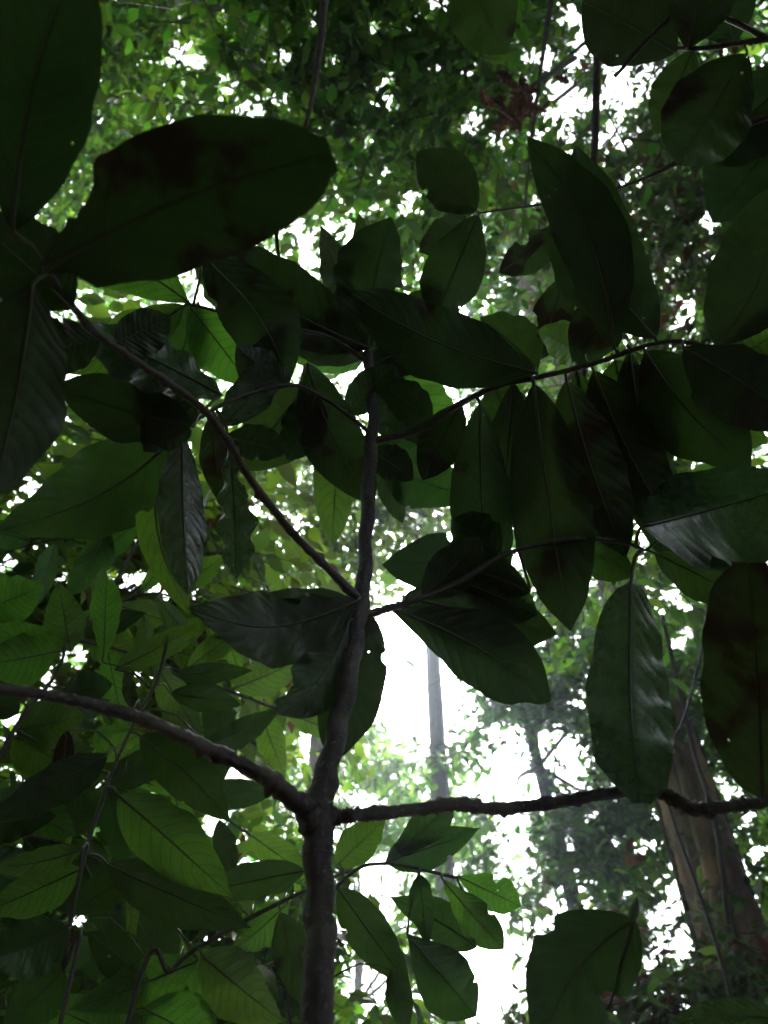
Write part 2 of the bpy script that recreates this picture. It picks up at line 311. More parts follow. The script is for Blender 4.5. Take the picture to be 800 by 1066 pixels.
def leaf_mesh(name, sets, mat, parent, origin, rng, gap=1., twigs=None, hi=True):
    T, F = (THI, HFACE) if hi else (TEMPL, TFACE); nv = len(T)
    p, a, c, n, L, Wd = (np.concatenate([s[i] for s in sets]) for i in range(6))
    k = gap_reject(p+a*L[:, None]*.5, rng, gap, L); p, a, c, n, L, Wd = (x[k] for x in (p, a, c, n, L, Wd))
    near = np.linalg.norm(p-CAM, axis=1) > 1.0; p, a, c, n, L, Wd = (x[near] for x in (p, a, c, n, L, Wd))
    jit = T[None]+rng.normal(0, .022, (len(p), nv, 3)); jit[..., 2] -= (T[:, 0]**2)[None]*rng.uniform(-.05, .35, (len(p), 1)); jit[:, 0] = 0
    v = p[:, None]+a[:, None]*(jit[..., 0]*L[:, None])[..., None]+c[:, None]*(jit[..., 1]*Wd[:, None])[..., None]+n[:, None]*(jit[..., 2]*L[:, None])[..., None]
    f = np.array(F)[None]+(np.arange(len(p))*nv)[:, None, None]
    v = v.reshape(-1, 3); f = f.reshape(-1, 3); fm = np.zeros(len(f), np.int32); mats = [mat]
    if twigs is not None:
        b0, d0, s0 = twigs; e0 = b0+d0*s0[:, None]; e0[:, 2] -= s0*.25; mm = b0+d0*s0[:, None]*.5; mm[:, 2] -= s0*.06
        kk = gap_reject(mm, rng, gap); b0, mm, e0, s0 = b0[kk], mm[kk], e0[kk], s0[kk]
        r0 = np.minimum(.0045, .009*s0)[:, None]; o1 = np.array([1., .2, .3]); o2 = np.array([-.4, 1, .1]); o3 = np.array([-.3, -.6, 1])
        tv = np.stack([b0+o1*r0, b0+o2*r0, b0+o3*r0, mm+o1*r0*.7, mm+o2*r0*.7, mm+o3*r0*.7, e0, e0, e0], 1); off = len(v)
        TF = [(0, 1, 4), (0, 4, 3), (1, 2, 5), (1, 5, 4), (2, 0, 3), (2, 3, 5), (3, 4, 6), (4, 5, 6), (5, 3, 6)]
        tf = (np.array(TF)[None]+(np.arange(len(b0))*9)[:, None, None]).reshape(-1, 3)+off
        v = np.vstack([v, tv.reshape(-1, 3)]); f = np.vstack([f, tf]); fm = np.concatenate([fm, np.ones(len(tf), np.int32)]); mats = [mat, M_TWIG]
    return mesh_obj(name, v, f, mats, parent, origin, fmat=fm, smooth=True)

def crown_sprays(regions, ll, lw, rng, nl=10, clump=.5, per=9, slen=4.5, tilt=.45):
    """regions: (px, py, rx, ry, d0, d1, clumps)"""
    sets, tw, cents = [], [[], [], []], []
    for px, py, rx, ry, d0, d1, nc in regions:
        for _ in range(nc):
            while True:
                x, y = rng.uniform(-1, 1, 2)
                if x*x+y*y < 1: break
            cpt = P(px+x*rx, py+y*ry, rng.uniform(d0, d1)); cents.append(cpt)
            k = int(per*rng.uniform(.5, 1.5))+1; dr = rng.normal(size=(k, 3)); dr[:, 2] *= .45; dr = norm(dr); cl = clump*rng.uniform(.6, 1.4)
            base = cpt+dr*(rng.random((k, 1))**.6)*cl*np.array([1, 1, .6]); dr[:, 2] -= .15; dr = norm(dr+rng.normal(0, .25, dr.shape))
            sl = slen*ll*rng.uniform(.6, 1.3, k); sets.append(leaves_from_sprays(base, dr, sl, nl, ll, lw, rng, tilt))
            tw[0].append(base); tw[1].append(dr); tw[2].append(sl)
    return sets, tuple(np.concatenate(x) for x in tw), cents

def tree(name, label, cat, foot, trunk_pts, regions, ll, lw, mat, bark=None, nl=10, clump=.5, per=9, seed=0, r0=.08, limbs=6, gap=1., group='forest trees behind the sapling', tilt=.45, slen=4.5, sides=12, trunk_bump=.06, r1=None):
    rng = np.random.default_rng(seed); th = thing(name, foot, label, cat, group); sets, tw, cents = crown_sprays(regions, ll, lw, rng, nl, clump, per, slen, tilt)
    pts = [np.array(foot, float)]+[np.array(q, float) for q in trunk_pts]; rad = np.linspace(r0, r1 if r1 else r0*.45, len(pts))
    if r0 > .09:
        L = smooth_line(np.array([[*q, r] for q, r in zip(pts, rad)]), 40); sd = 44; a = np.arange(sd)*2*math.pi/sd; z = L[:, 2:3]
        ridge = .045*np.sin(4*a+1.3*z+seed)+.05*np.abs(np.sin(6.5*a-.9*z+2*np.sin(1.7*z)))**.5+.03*np.sin(17*a+3*np.sin(2.3*z))+.03*rng.normal(size=(len(L), sd))
        flare = 1+.9*np.exp(-z/.5)*(1+.35*np.sin(5*a)); rr = L[:, 3:4]*(1+ridge)*flare
        v = L[:, None, :3]+np.stack([rr*np.cos(a), rr*np.sin(a), np.zeros_like(rr)], -1); nn = len(L)
        ii, jj = np.meshgrid(np.arange(nn-1), np.arange(sd), indexing='ij'); j2 = (jj+1) % sd
        f = np.stack([ii*sd+jj, ii*sd+j2, (ii+1)*sd+j2, (ii+1)*sd+jj], -1).reshape(-1, 4); tr = mesh_obj('trunk', v.reshape(-1, 3), f, bark or M_DARKB, th, pts[0])
    else: tr = tube('trunk', [[*q, r] for q, r in zip(pts, rad)], bark or M_DARKB, th, sides, trunk_bump, seed)
    top = pts[-1]; order = rng.permutation(len(cents))[:limbs]
    for i in order:
        e = cents[i]; a0 = pts[-2]*(.3)+top*.7 if len(pts) > 1 else top; mdl = (a0+e)/2+rng.normal(0, .12, 3)*np.linalg.norm(e-a0)*.5
        tube('limb', [[*a0, rad[-1]*.6], [*mdl, rad[-1]*.35], [*e, .006]], bark or M_DARKB, tr, 6, .1, seed+int(i), n=6)
    leaf_mesh('crown', sets, mat, th, th.location, rng, gap, tw); return th

# ================================================================== THE SETTING
def ground():
    b = NB('leaf_litter'); g = b.n('ShaderNodeNewGeometry'); n1 = b.noise(g.outputs['Position'], 9, 5, .7); n2 = b.noise(g.outputs['Position'], 1.3, 3)
    vo = b.n('ShaderNodeTexVoronoi'); vo.inputs['Scale'].default_value = 14; b.l(g.outputs['Position'], vo.inputs['Vector'])
    sc = b.n('ShaderNodeSeparateColor'); b.l(vo.outputs['Color'], sc.inputs[0])
    c = b.mix(sc.outputs[0], (.05, .03, .018), (.16, .10, .055)); c = b.mix(b.ramp(n1, .4, .65), c, (.03, .022, .014)); c = b.mix(b.ramp(n2, .55, .7), c, (.04, .06, .02))
    bp = b.n('ShaderNodeBump'); bp.inputs['Distance'].default_value = .03; b.l(vo.outputs['Distance'], bp.inputs['Height'])
    pr = b.n('ShaderNodeBsdfPrincipled'); b.l(c, pr.inputs['Base Color']); pr.inputs['Roughness'].default_value = .85; b.l(bp.outputs[0], pr.inputs['Normal'])
    m = b.done(pr.outputs[0]); rng = np.random.default_rng(3)
    xs = np.concatenate([np.linspace(-60, -30, 4), np.linspace(-24, 24, 49), np.linspace(30, 60, 4)]); n = len(xs)
    X, Y = np.meshgrid(xs, xs); Z = .10*np.sin(X*.7+1)*np.cos(Y*.55)+rng.normal(0, .02, X.shape); Z[np.hypot(X, Y) > 26] *= .3
    v = np.stack([X, Y, Z-.05], -1).reshape(-1, 3); f = np.array([(i*n+j, i*n+j+1, (i+1)*n+j+1, (i+1)*n+j) for i in range(n-1) for j in range(n-1)])
    tag(mesh_obj('forest_floor', v, f, m, origin=(0, 0, 0)), kind='structure')
ground()

# ------------------------------------------------------------------ the sapling in the middle
sap_foot = P(331, 1066, .76); sap_foot[2] = 0
sap = thing('sapling', sap_foot, 'slender forked sapling with big dark drooping leaves in the middle', 'sapling')
trunk_rows = pix_line([(331, 1066, .76, 28), (332, 1000, .775, 27), (333, 930, .785, 26), (331, 862, .80, 28), (333, 835, .815, 27), (345, 785, .84, 21), (360, 720, .88, 20), (372, 655, .93, 17), (379, 605, .98, 15), (382, 540, 1.06, 14), (386, 470, 1.16, 13), (389, 420, 1.25, 11), (383, 368, 1.38, 10)])
trunk_rows = np.vstack([[[*sap_foot-np.array([0, 0, .06]), .022], [*(sap_foot*.5+trunk_rows[0][:3]*.5), .017]], trunk_rows])
tl = smooth_line(trunk_rows, 9); dz = np.arange(len(tl)); tl[:, 3] *= 1+.10*np.maximum(0, np.cos(dz*2*np.pi/8.3))**6*(dz > 20); tl[:, 0] += .0016*np.sin(dz*.9)*(dz > 12)
tk = Branch(sap, None, 'trunk', M_STEM, .055, 5, 16, pr=tl)
A1 = Branch(sap, [(330, 862, .80, 27), (308, 834, .79, 19), (264, 802, .77, 15), (215, 779, .75, 13), (160, 753, .72, 12), (110, 737, .70, 10.5), (60, 726, .68, 10), (0, 718, .66, 10), (-60, 716, .64, 13)], mat=M_STEM, bump=.42, seed=2, sides=12)
A2 = Branch(sap, [(330, 856, .80, 22), (352, 850, .81, 15), (366, 849, .81, 12), (390, 847, .82, 12), (440, 842, .84, 12), (470, 837, .85, 13), (510, 842, .87, 11), (560, 838, .89, 11), (620, 828, .90, 10), (675, 822, .91, 11), (700, 831, .92, 12), (722, 842, .93, 11), (760, 840, .94, 10), (800, 834, .95, 9), (850, 826, .96, 9)], mat=M_STEM, bump=.38, seed=3, sides=12)
A3 = Branch(sap, [(377, 628, .955, 11), (345, 595, .95, 9), (310, 560, .93, 8), (280, 524, .91, 8), (255, 490, .90, 7.5), (235, 455, .88, 8), (205, 420, .86, 8), (150, 381, .83, 7), (105, 350, .80, 7), (75, 318, .77, 7), (45, 275, .73, 6)], mat=M_TWIG, bump=.26, seed=4)
A4 = Branch(sap, [(381, 640, .95, 9), (410, 632, .96, 7), (440, 622, .97, 6), (480, 605, .99, 6), (520, 580, 1.01, 5), (560, 567, 1.03, 5), (610, 561, 1.05, 5), (650, 565, 1.07, 4), (672, 573, 1.08, 3)], bump=.25, seed=5)
A5 = Branch(sap, [(388, 460, 1.18, 8), (420, 452, 1.17, 7), (450, 440, 1.16, 7), (480, 420, 1.15, 6), (520, 401, 1.14, 6), (560, 393, 1.13, 5), (620, 378, 1.12, 5), (680, 358, 1.11, 4), (720, 357, 1.10, 4), (766, 376, 1.09, 3)], bump=.25, seed=6)
A6 = Branch(sap, [(390, 455, 1.19, 5), (360, 430, 1.17, 4), (325, 407, 1.15, 4), (300, 401, 1.13, 4), (265, 408, 1.11, 4), (232, 421, 1.08, 4), (190, 447, 1.05, 3)], bump=.25, seed=7)
A7 = Branch(sap, [(384, 378, 1.36, 5), (345, 352, 1.36, 4), (308, 343, 1.35, 4), (250, 330, 1.34, 3), (196, 316, 1.33, 3)], bump=.2, seed=8)
# terminal whorl of the upper left branch
A3.leaf(14, 240, 85, -52, 110, -.02, -.06, bow=-18, shape='e', mat=M_DRK, roll=12, bites=[(0, .42, .05, .14)], seed=1)
A3.leaf(46, 281, 346, 160, 142, -.05, -.09, bow=-10, shape='r', tipw=.6, mat=M_ROT, roll=-8, bites=[(0, .10, .14, .5), (0, .24, .06, .35), (1, .05, .06, .6)], seed=2, fold=.1)
A3.leaf(76, 322, -30, 225, 92, -.02, -.03, shape='e', mat=M_DRK, roll=10)
A3.leaf(34, 296, -10, 520, 112, -.02, -.02, bow=-8, shape='e', mat=M_DRK, roll=16)
A3.leaf(232, 412, 78, 340, 64, .03, .0, bow=8, shape='e', mat=M_SHN, roll=-34, wave=.09)
A3.leaf(200, 442, 58, 402, 76, .05, .02, shape='e', mat=M_DRK, roll=6, bow=-6)
# left twig
A6.leaf(192, 447, -6, 552, 104, .02, -.05, bow=-20, shape='n', mat=M_MID, roll=8)
A6.leaf(190, 450, 196, 620, 54, -.02, -.06, shape='e', mat=M_SHN, roll=20, seed=3)
A6.leaf(168, 460, 198, 640, 44, .10, .08, bow=16, shape='e', mat=M_BRT, roll=10)
A6.leaf(238, 452, 246, 603, 42, .03, .0, shape='o', mat=M_SHN, roll=-35, bites=[(0, .35, .12, .4)], wave=.16)
A6.leaf(222, 430, 232, 525, 34, .09, .09, shape='e', mat=M_DRK)
A6.leaf(232, 444, 284, 370, 48, .05, .05, shape='e', mat=M_SHN, roll=38, fold=.05)
A6.leaf(318, 405, 258, 490, 92, .06, .10, shape='e', mat=M_MID, roll=-8, bow=6, wave=.08)
A6.leaf(320, 378, 390, 526, 72, .05, .03, shape='e', mat=M_DRK, roll=10, bow=8)
A6.leaf(352, 448, 346, 570, 55, .16, .16, shape='e', mat=M_BRT, roll=0, wave=.02)
# top rosette
tk.leaf(384, 362, 216, 252, 90, .0, -.10, bow=-14, shape='e', mat=M_DRK, roll=12)
tk.leaf(385, 345, 408, 226, 78, .02, .03, shape='e', mat=M_DRK, roll=-30, fold=.4)
tk.leaf(357, 330, 334, 234, 40, .06, .06, shape='n', mat=M_SHN, roll=34, fold=.1)
tk.leaf(384, 300, 374, 222, 28, .12, .12, shape='e', mat=M_MID)
tk.leaf(386, 366, 434, 468, 56, .08, .08, shape='e', mat=M_DRK, roll=6)
tk.leaf(408, 366, 480, 476, 78, .12, .12, shape='e', mat=M_BRT, roll=5, bow=6)
tk.leaf(380, 372, 294, 338, 50, .06, .06, shape='e', mat=M_DRK)
tk.leaf(378, 376, 300, 372, 30, .16, .18, shape='e', mat=M_BRT)
tk.leaf(394, 458, 496, 516, 72, .06, .10, bow=14, shape='e', mat=M_MID, roll=4)
tk.leaf(396, 462, 420, 545, 34, .10, .10, shape='e', mat=M_MID)
for a in [(105, 352, 30, 372, 60, .02, .0), (150, 383, 176, 470, 50, .10, .1), (205, 420, 150, 470, 54, .08, .08), (120, 358, 178, 330, 50, .06, .08), (235, 455, 300, 470, 44, .10, .12)]:
    A3.leaf(*a[:6], a[6]-a[5], shape='e', mat=M_DRK)
for a in [(300, 402, 246, 360, 50, .05), (330, 410, 300, 480, 56, .03), (360, 432, 410, 380, 44, .07), (270, 408, 300, 340, 46, .10)]:
    A6.leaf(*a[:6], .02, shape='e', mat=M_DRK)
for a in [(386, 380, 470, 350, 62, .08), (386, 370, 460, 300, 60, .10), (388, 440, 446, 440, 50, .08), (386, 470, 430, 500, 44, .04), (384, 364, 350, 300, 54, .02)]:
    tk.leaf(*a[:6], .03, shape='e', mat=M_DRK)
# far left twig behind
A7.leaf(212, 268, 302, 398, 84, -.08, -.05, shape='e', mat=M_DRK, roll=-10, bow=-10, seed=4)
A7.leaf(196, 314, 40, 264, 66, .03, -.06, shape='e', mat=M_BRT, roll=18, bow=12)
A7.leaf(192, 318, 66, 388, 58, .03, -.02, shape='e', mat=M_BRT, roll=14, bow=-8)
A7.leaf(198, 320, 262, 404, 66, .03, .04, shape='e', mat=M_BRT, roll=-10)
A7.leaf(206, 316, 178, 400, 60, .05, .08, shape='e', mat=M_MID, roll=-10)
A7.leaf(250, 332, 200, 250, 54, .10, .10, shape='e', mat=M_MID)
# upper right branch: row of hanging leaves
A5.leaf(558, 388, 366, 306, 90, -.03, -.04, bow=-6, shape='e', mat=M_DRK, roll=-12, seed=5)
A5.leaf(500, 421, 514, 640, 74, -.01, -.06, shape='e', mat=M_DRK, roll=8, bow=4)
A5.leaf(556, 400, 594, 657, 98, -.03, -.09, shape='e', mat=M_DRK, roll=-6, bow=4, seed=6)
A5.leaf(590, 396, 652, 580, 80, .0, -.03, shape='e', mat=M_ROT, roll=12, bow=4)
A5.leaf(618, 386, 704, 556, 80, .03, .0, shape='e', mat=M_DRK, roll=14)
A5.leaf(672, 366, 782, 486, 92, .05, .05, shape='e', mat=M_DRK, roll=6, bow=6)
A5.leaf(712, 362, 832, 440, 84, -.03, -.08, shape='e', mat=M_DRK, roll=16, bow=-6)
A5.leaf(682, 352, 600, 152, 100, -.02, .05, bow=-16, shape='e', mat=M_DRK, roll=-10, seed=8)
A5.leaf(640, 362, 549, 142, 74, -.03, .02, bow=16, shape='e', mat=M_DRK, roll=14, seed=9)
A5.leaf(512, 398, 546, 470, 58, .10, .10, shape='e', mat=M_MID)
A5.leaf(640, 375, 668, 470, 70, .09, .09, shape='e', mat=M_MID)
A5.leaf(600, 385, 640, 610, 66, .06, .05, shape='e', mat=M_MID)
A5.leaf(560, 385, 500, 330, 60, .10, .14, shape='e', mat=M_MID)
A5.leaf(612, 372, 560, 344, 46, .12, .15, shape='e', mat=M_BRT)
A5.leaf(760, 374, 838, 334, 62, .04, .06, shape='e', mat=M_BRT, roll=0)
A5.leaf(720, 420, 800, 462, 44, .12, .12, shape='e', mat=M_BRT)
A5.leaf(748, 360, 808, 190, 100, .03, .10, bow=14, shape='e', mat=M_DRK, roll=4, seed=10)
for a in [(480, 420, 440, 500, 54, .06), (535, 398, 520, 560, 60, .08), (655, 366, 700, 590, 66, .10), (530, 400, 470, 340, 60, .08), (740, 362, 790, 420, 54, .1), (600, 383, 640, 300, 60, .10), (450, 440, 400, 400, 50, .06)]:
    A5.leaf(*a[:6], .0, shape='e', mat=M_DRK)
# middle right branch
A4.leaf(670, 548, 850, 500, 124, -.05, .12, bow=-10, shape='e', mat=M_SHN, roll=28, fold=.38, seed=11, curl=.05)
A4.leaf(682, 576, 790, 628, 52, .0, -.03, shape='e', mat=M_MID, roll=8)
A4.leaf(657, 606, 668, 836, 92, -.08, -.16, shape='r', mat=M_SHN, roll=10, seed=12, wave=.06, tipw=.5)
A4.leaf(735, 562, 790, 588, 34, .12, .12, shape='e', mat=M_BRT)
A4.leaf(552, 616, 398, 588, 78, .02, -.03, bow=10, shape='e', mat=M_DRK, roll=10)
A4.leaf(404, 632, 574, 730, 90, .03, .0, bow=-8, shape='o', mat=M_DRK, roll=-6, seed=13, bites=[(1, .9, .05, .22)])
A4.leaf(420, 622, 580, 660, 84, .05, .03, bow=-4, shape='e', mat=M_DRK, roll=8)
A2.leaf(794, 832, 780, 586, 118, -.02, -.12, shape='r', tipw=.7, mat=M_ROT, roll=8, seed=14, bites=[(1, .28, .05, .25)])
for a in [(440, 622, 500, 560, 56, .03), (480, 605, 560, 640, 60, .05), (520, 582, 470, 540, 56, .06), (610, 562, 560, 600, 50, .05), (640, 563, 640, 520, 44, .04), (600, 562, 660, 600, 46, .08)]:
    A4.leaf(*a[:6], .0, shape='e', mat=M_MID)
# whorl where the branches leave the stem
tk.leaf(372, 626, 196, 632, 92, -.03, -.10, bow=-16, shape='n', mat=M_DRK, roll=-22, seed=15, fold=.12)
tk.leaf(372, 634, 222, 664, 56, -.01, -.06, bow=-6, shape='n', mat=M_SHN, roll=26, seed=16, wave=.10)
tk.leaf(364, 646, 290, 744, 66, -.02, -.07, bow=-12, shape='o', mat=M_DRK, roll=8, bites=[(1, .78, .13, .45)], seed=17)
tk.leaf(388, 642, 344, 796, 78, .05, .04, bow=4, shape='e', mat=M_DRK, roll=-8, seed=18)

# ------------------------------------------------------------------ understorey plants
def plant(name, label, cat, foot, spec, group=None, w0=.012, mat=None, via=()):
    """a stem that starts on the ground and runs through the frame"""
    th = thing(name, foot, label, cat, group); rows = pix_line(spec)
    base = [[*np.array(foot, float), w0]] if via else [[rows[0][0], rows[0][1]+.02, 0, max(rows[0][3], .004)*1.2]]+[[*v, w0*.8] for v in via]
    return th, Branch(th, None, 'stem', mat or M_TWIG, .12, int(spec[0][0]) % 97, 8, pr=np.vstack([base, rows]))

# tree hanging in from the upper right
th, c1 = plant('understorey_tree', 'small tree with broad overlapping leaves hanging in at the upper right corner', 'tree', (1.9, .9, 0), [(990, 60, 1.75, 12), (880, 90, 1.65, 8), (800, 121, 1.6, 6), (745, 141, 1.58, 5), (706, 168, 1.56, 5), (670, 186, 1.55, 3), (610, 205, 1.54, 2.5), (500, 222, 1.52, 2)], via=[(1.75, .75, 1.6)])
c2 = Branch(th, [(880, 90, 1.65, 6), (800, 40, 1.6, 5), (722, 8, 1.58, 4), (690, 25, 1.57, 4), (640, 80, 1.56, 3)], bump=.2, seed=31)
c3 = Branch(th, [(800, 40, 1.6, 5), (770, 45, 1.6, 4), (735, 50, 1.6, 4), (704, 50, 1.6, 3)], bump=.2, seed=32)
c3.leaf(704, 54, 606, 2, 76, .0, -.05, shape='e', mat=M_DRK, roll=8)
c3.leaf(716, 50, 742, -55, 64, -.05, -.08, shape='e', mat=M_DRK, roll=6)
c3.leaf(764, 44, 742, -40, 54, .05, .05, shape='e', mat=M_DRK)
c3.leaf(722, 52, 684, 140, 44, .0, .0, shape='e', mat=M_MID, roll=8)
c3.leaf(778, 56, 706, 172, 88, -.03, -.08, shape='e', mat=M_DRK, roll=4)
c2.leaf(834, 66, 732, 168, 82, .03, .0, shape='e', mat=M_DRK)
c1.leaf(830, 120, 742, 232, 92, .03, .05, shape='e', mat=M_DRK)
c1.leaf(850, 180, 752, 250, 60, .10, .10, shape='e', mat=M_MID)
c1.leaf(498, 224, 452, 338, 68, -.02, -.05, shape='e', mat=M_DRK, roll=6, seed=33)
c1.leaf(496, 220, 434, 158, 60, .0, .02, shape='e', mat=M_DRK, roll=10)
c1.leaf(486, 226, 436, 262, 40, .04, .04, shape='e', mat=M_DRK, bites=[(0, .5, .1, .5)])
c1.leaf(586, 238, 520, 284, 42, .0, .0, shape='e', mat=M_ROT, bites=[(1, .5, .1, .5)])
c1.leaf(588, 288, 560, 376, 48, .03, .03, shape='e', mat=M_ROT, bites=[(1, .6, .12, .45)])
c4 = Branch(th, [(722, 8, 1.58, 3), (650, -40, 1.62, 3), (560, -62, 1.7, 3), (480, -50, 1.75, 2)], bump=.2, seed=33)
c4.leaf(484, -36, 528, 56, 70, .02, .05, shape='e', mat=M_MID)

# hanging liana
vine = thing('liana', P(344, -60, 1.9), 'thin dark liana hanging from the canopy behind the big rotting leaf', 'liana')
tube('stem', pix_line([(352, -300, 2.6, 6), (344, -60, 1.9, 7), (338, 0, 1.75, 7), (332, 60, 1.65, 6), (320, 125, 1.55, 4), (302, 180, 1.5, 4), (288, 240, 1.5, 4), (300, 320, 1.48, 3)]), M_DARKB, vine, 8, .15, 9)
pole = thing('bare_stem', P(622, 165, 3.2), 'straight leafless dark stem crossing the brightest sky opening at the top', 'stem')
tube('stem', pix_line([(624, -80, 3.4, 6), (622, 30, 3.3, 6), (621, 100, 3.25, 7), (619, 165, 3.2, 7), (612, 300, 3.2, 8), (600, 520, 3.6, 9)]), M_DARKB, pole, 8, .1, 10)

# lower left shrubs
th, d1 = plant('shrub', 'thin stemmed shrub with long green leaves at the lower left edge', 'shrub', (-.62, .98, 0), [(52, 1110, 1.25, 4), (66, 1005, 1.28, 4), (86, 900, 1.32, 4), (114, 812, 1.38, 3.5), (140, 752, 1.43, 3), (165, 705, 1.48, 4), (176, 660, 1.52, 3)], group='shrubs at the lower left')
for a in [(108, 690, 111, 603, 46, 'b', M_MID, 0), (120, 697, 214, 646, 42, 'e', M_MID, .02), (182, 702, 264, 698, 34, 'e', M_MID, .05), (178, 722, 252, 734, 42, 'e', M_MID, .08), (214, 776, 292, 738, 44, 'e', M_MID, .1), (146, 766, 240, 856, 80, 'e', M_MID, .0), (124, 828, 242, 934, 88, 'e', M_MID, -.03), (112, 786, -14, 856, 60, 'e', M_DRK, -.12), (86, 884, -12, 904, 38, 'e', M_MID, -.05),
          (70, 760, 62, 832, 28, 'e', M_ROT, -.1), (138, 738, 130, 696, 20, 'e', M_SHN, -.15), (112, 900, 262, 966, 74, 'e', M_MID, .03), (84, 905, -20, 952, 60, 'e', M_MID, .05), (72, 968, -16, 1000, 74, 'e', M_MID, -.04), (68, 1010, 0, 1075, 64, 'e', M_MID, 0.), (160, 705, 150, 640, 40, 'e', M_BRT, .15), (110, 815, 190, 780, 50, 'e', M_MID, .15), (76, 950, 160, 900, 50, 'e', M_MID, .1)]:
    d1.leaf(*a[:4], a[4]*.74, a[7], shape='n' if a[5] == 'e' else a[5], mat=random.choice((a[6], M_BRT)) if a[6] is M_MID else a[6], roll=random.uniform(-22, 22))
th, d2 = plant('shrub', 'shrub with bright backlit leaves spreading under the leaning left bough', 'shrub', (-1.2, 1.5, 0), [(-60, 1000, 1.75, 6), (-30, 860, 1.85, 5), (15, 760, 1.92, 4), (60, 700, 1.98, 3), (72, 664, 2.0, 3), (100, 640, 2.05, 2.5), (157, 540, 2.2, 4)], group='shrubs at the lower left')
for a in [(-14, 634, 46, 610, 52, 'e', M_LIT, 0), (74, 678, 62, 606, 42, 'e', M_LIT, 0), (60, 678, -30, 694, 56, 'e', M_LIT, .0), (62, 690, -10, 650, 44, 'e', M_LIT, .1), (66, 720, 118, 712, 40, 'e', M_MID, 0), (16, 760, 90, 745, 56, 'e', M_LIT, .05), (14, 766, 76, 800, 52, 'e', M_LIT, .1), (90, 650, 150, 700, 46, 'e', M_LIT, .2), (20, 742, -40, 715, 40, 'e', M_MID, .05), (-10, 830, 80, 870, 60, 'e', M_LIT, .1), (10, 780, 130, 800, 60, 'e', M_LIT, .25), (100, 760, 180, 830, 50, 'e', M_LIT, .3), (70, 664, 130, 640, 40, 'e', M_LIT, .2), (-20, 860, 60, 850, 44, 'e', M_MID, 0), (-30, 900, 60, 930, 56, 'e', M_MID, .1)]:
    d2.leaf(*a[:5], a[7], shape='n', mat=a[6], roll=random.uniform(-20, 20))
def leafy_twig(th_, spec, ll, lw, mats, seed, n=9):
    rg = random.Random(seed); b = Branch(th_, spec, 'branch', M_TWIG, .2, seed); sp = smooth_line(np.array(spec, float), 8)
    for i in range(n):
        t = (i+.7)/n; q = sp[int(t*(len(sp)-1))]; q0 = sp[max(0, int(t*(len(sp)-1))-1)]; ang = math.atan2(q[1]-q0[1], q[0]-q0[0]) + (1 if i % 2 else -1)*rg.uniform(.6, 1.15)*(1 if i < n-1 else .1)
        l = ll*rg.uniform(.7, 1.2); x0, y0 = q[0]+6*math.cos(ang), q[1]+6*math.sin(ang)
        b.leaf(x0, y0, x0+l*math.cos(ang), y0+l*math.sin(ang)+l*.12, l*lw*rg.uniform(.85, 1.15), rg.uniform(-.03, .05), rg.uniform(-.12, .08), shape='n', mat=rg.choice(mats), roll=rg.uniform(-30, 30), seed=seed*50+i)
leafy_twig(th, [(72, 664, 2.0, 3), (150, 684, 2.06, 3), (230, 716, 2.12, 2.5), (300, 742, 2.16, 2)], 78, .40, [M_LIT, M_LIT, M_MID], 51)
leafy_twig(th, [(100, 640, 2.05, 3), (160, 618, 2.1, 2.5), (250, 640, 2.2, 2)], 66, .40, [M_LIT], 52, 7)
leafy_twig(th, [(15, 760, 1.95, 3), (100, 800, 2.05, 3), (190, 826, 2.15, 2.5), (262, 870, 2.2, 2)], 84, .42, [M_LIT, M_MID], 53)
leafy_twig(th, [(-30, 860, 1.9, 3), (70, 880, 2.0, 3), (150, 930, 2.1, 2.5), (200, 985, 2.1, 2)], 84, .42, [M_MID, M_BRT], 54)
leafy_twig(th, [(157, 540, 2.2, 3), (120, 540, 2.25, 2.5), (60, 560, 2.3, 2), (0, 575, 2.3, 2)], 66, .42, [M_BRT], 55, 7)
th, d3 = plant('shrub', 'dim shrub whose wide leaves lie against the lower sapling stem', 'shrub', (-.5, 1.35, 0), [(120, 1120, 1.5, 4), (180, 1010, 1.52, 4), (222, 978, 1.53, 4), (262, 955, 1.54, 4), (318, 927, 1.56, 3.5), (366, 905, 1.6, 3)], group='shrubs at the lower left')
for a in [(318, 906, 196, 932, 50, 'e', M_MID, 0), (210, 994, 296, 1064, 74, 'e', M_MID, -.02), (206, 1000, 70, 1052, 56, 'e', M_MID, 0), (292, 950, 312, 1046, 50, 'e', M_MID, -.02), (300, 940, 240, 992, 50, 'e', M_MID, .1), (150, 1050, 240, 1100, 70, 'e', M_MID, 0), (240, 966, 232, 908, 40, 'e', M_MID, .06), (160, 1030, 90, 970, 56, 'e', M_MID, .06), (130, 1080, 40, 1040, 60, 'e', M_MID, .05), (190, 1005, 250, 1020, 50, 'e', M_MID, .2), (262, 955, 200, 900, 60, 'e', M_MID, .15), (170, 1020, 150, 930, 56, 'e', M_MID, .2)]:
    d3.leaf(*a[:4], a[4]*.76, a[7], shape='n', mat=random.choice((a[6], M_BRT)) if a[6] is M_MID else a[6], roll=random.uniform(-20, 20))
d3.leaf(70, 962, 66, 990, 16, .2, shape='e', mat=M_DED)
d3.leaf(92, 932, 78, 944, 18, .2, shape='e', mat=M_DED)
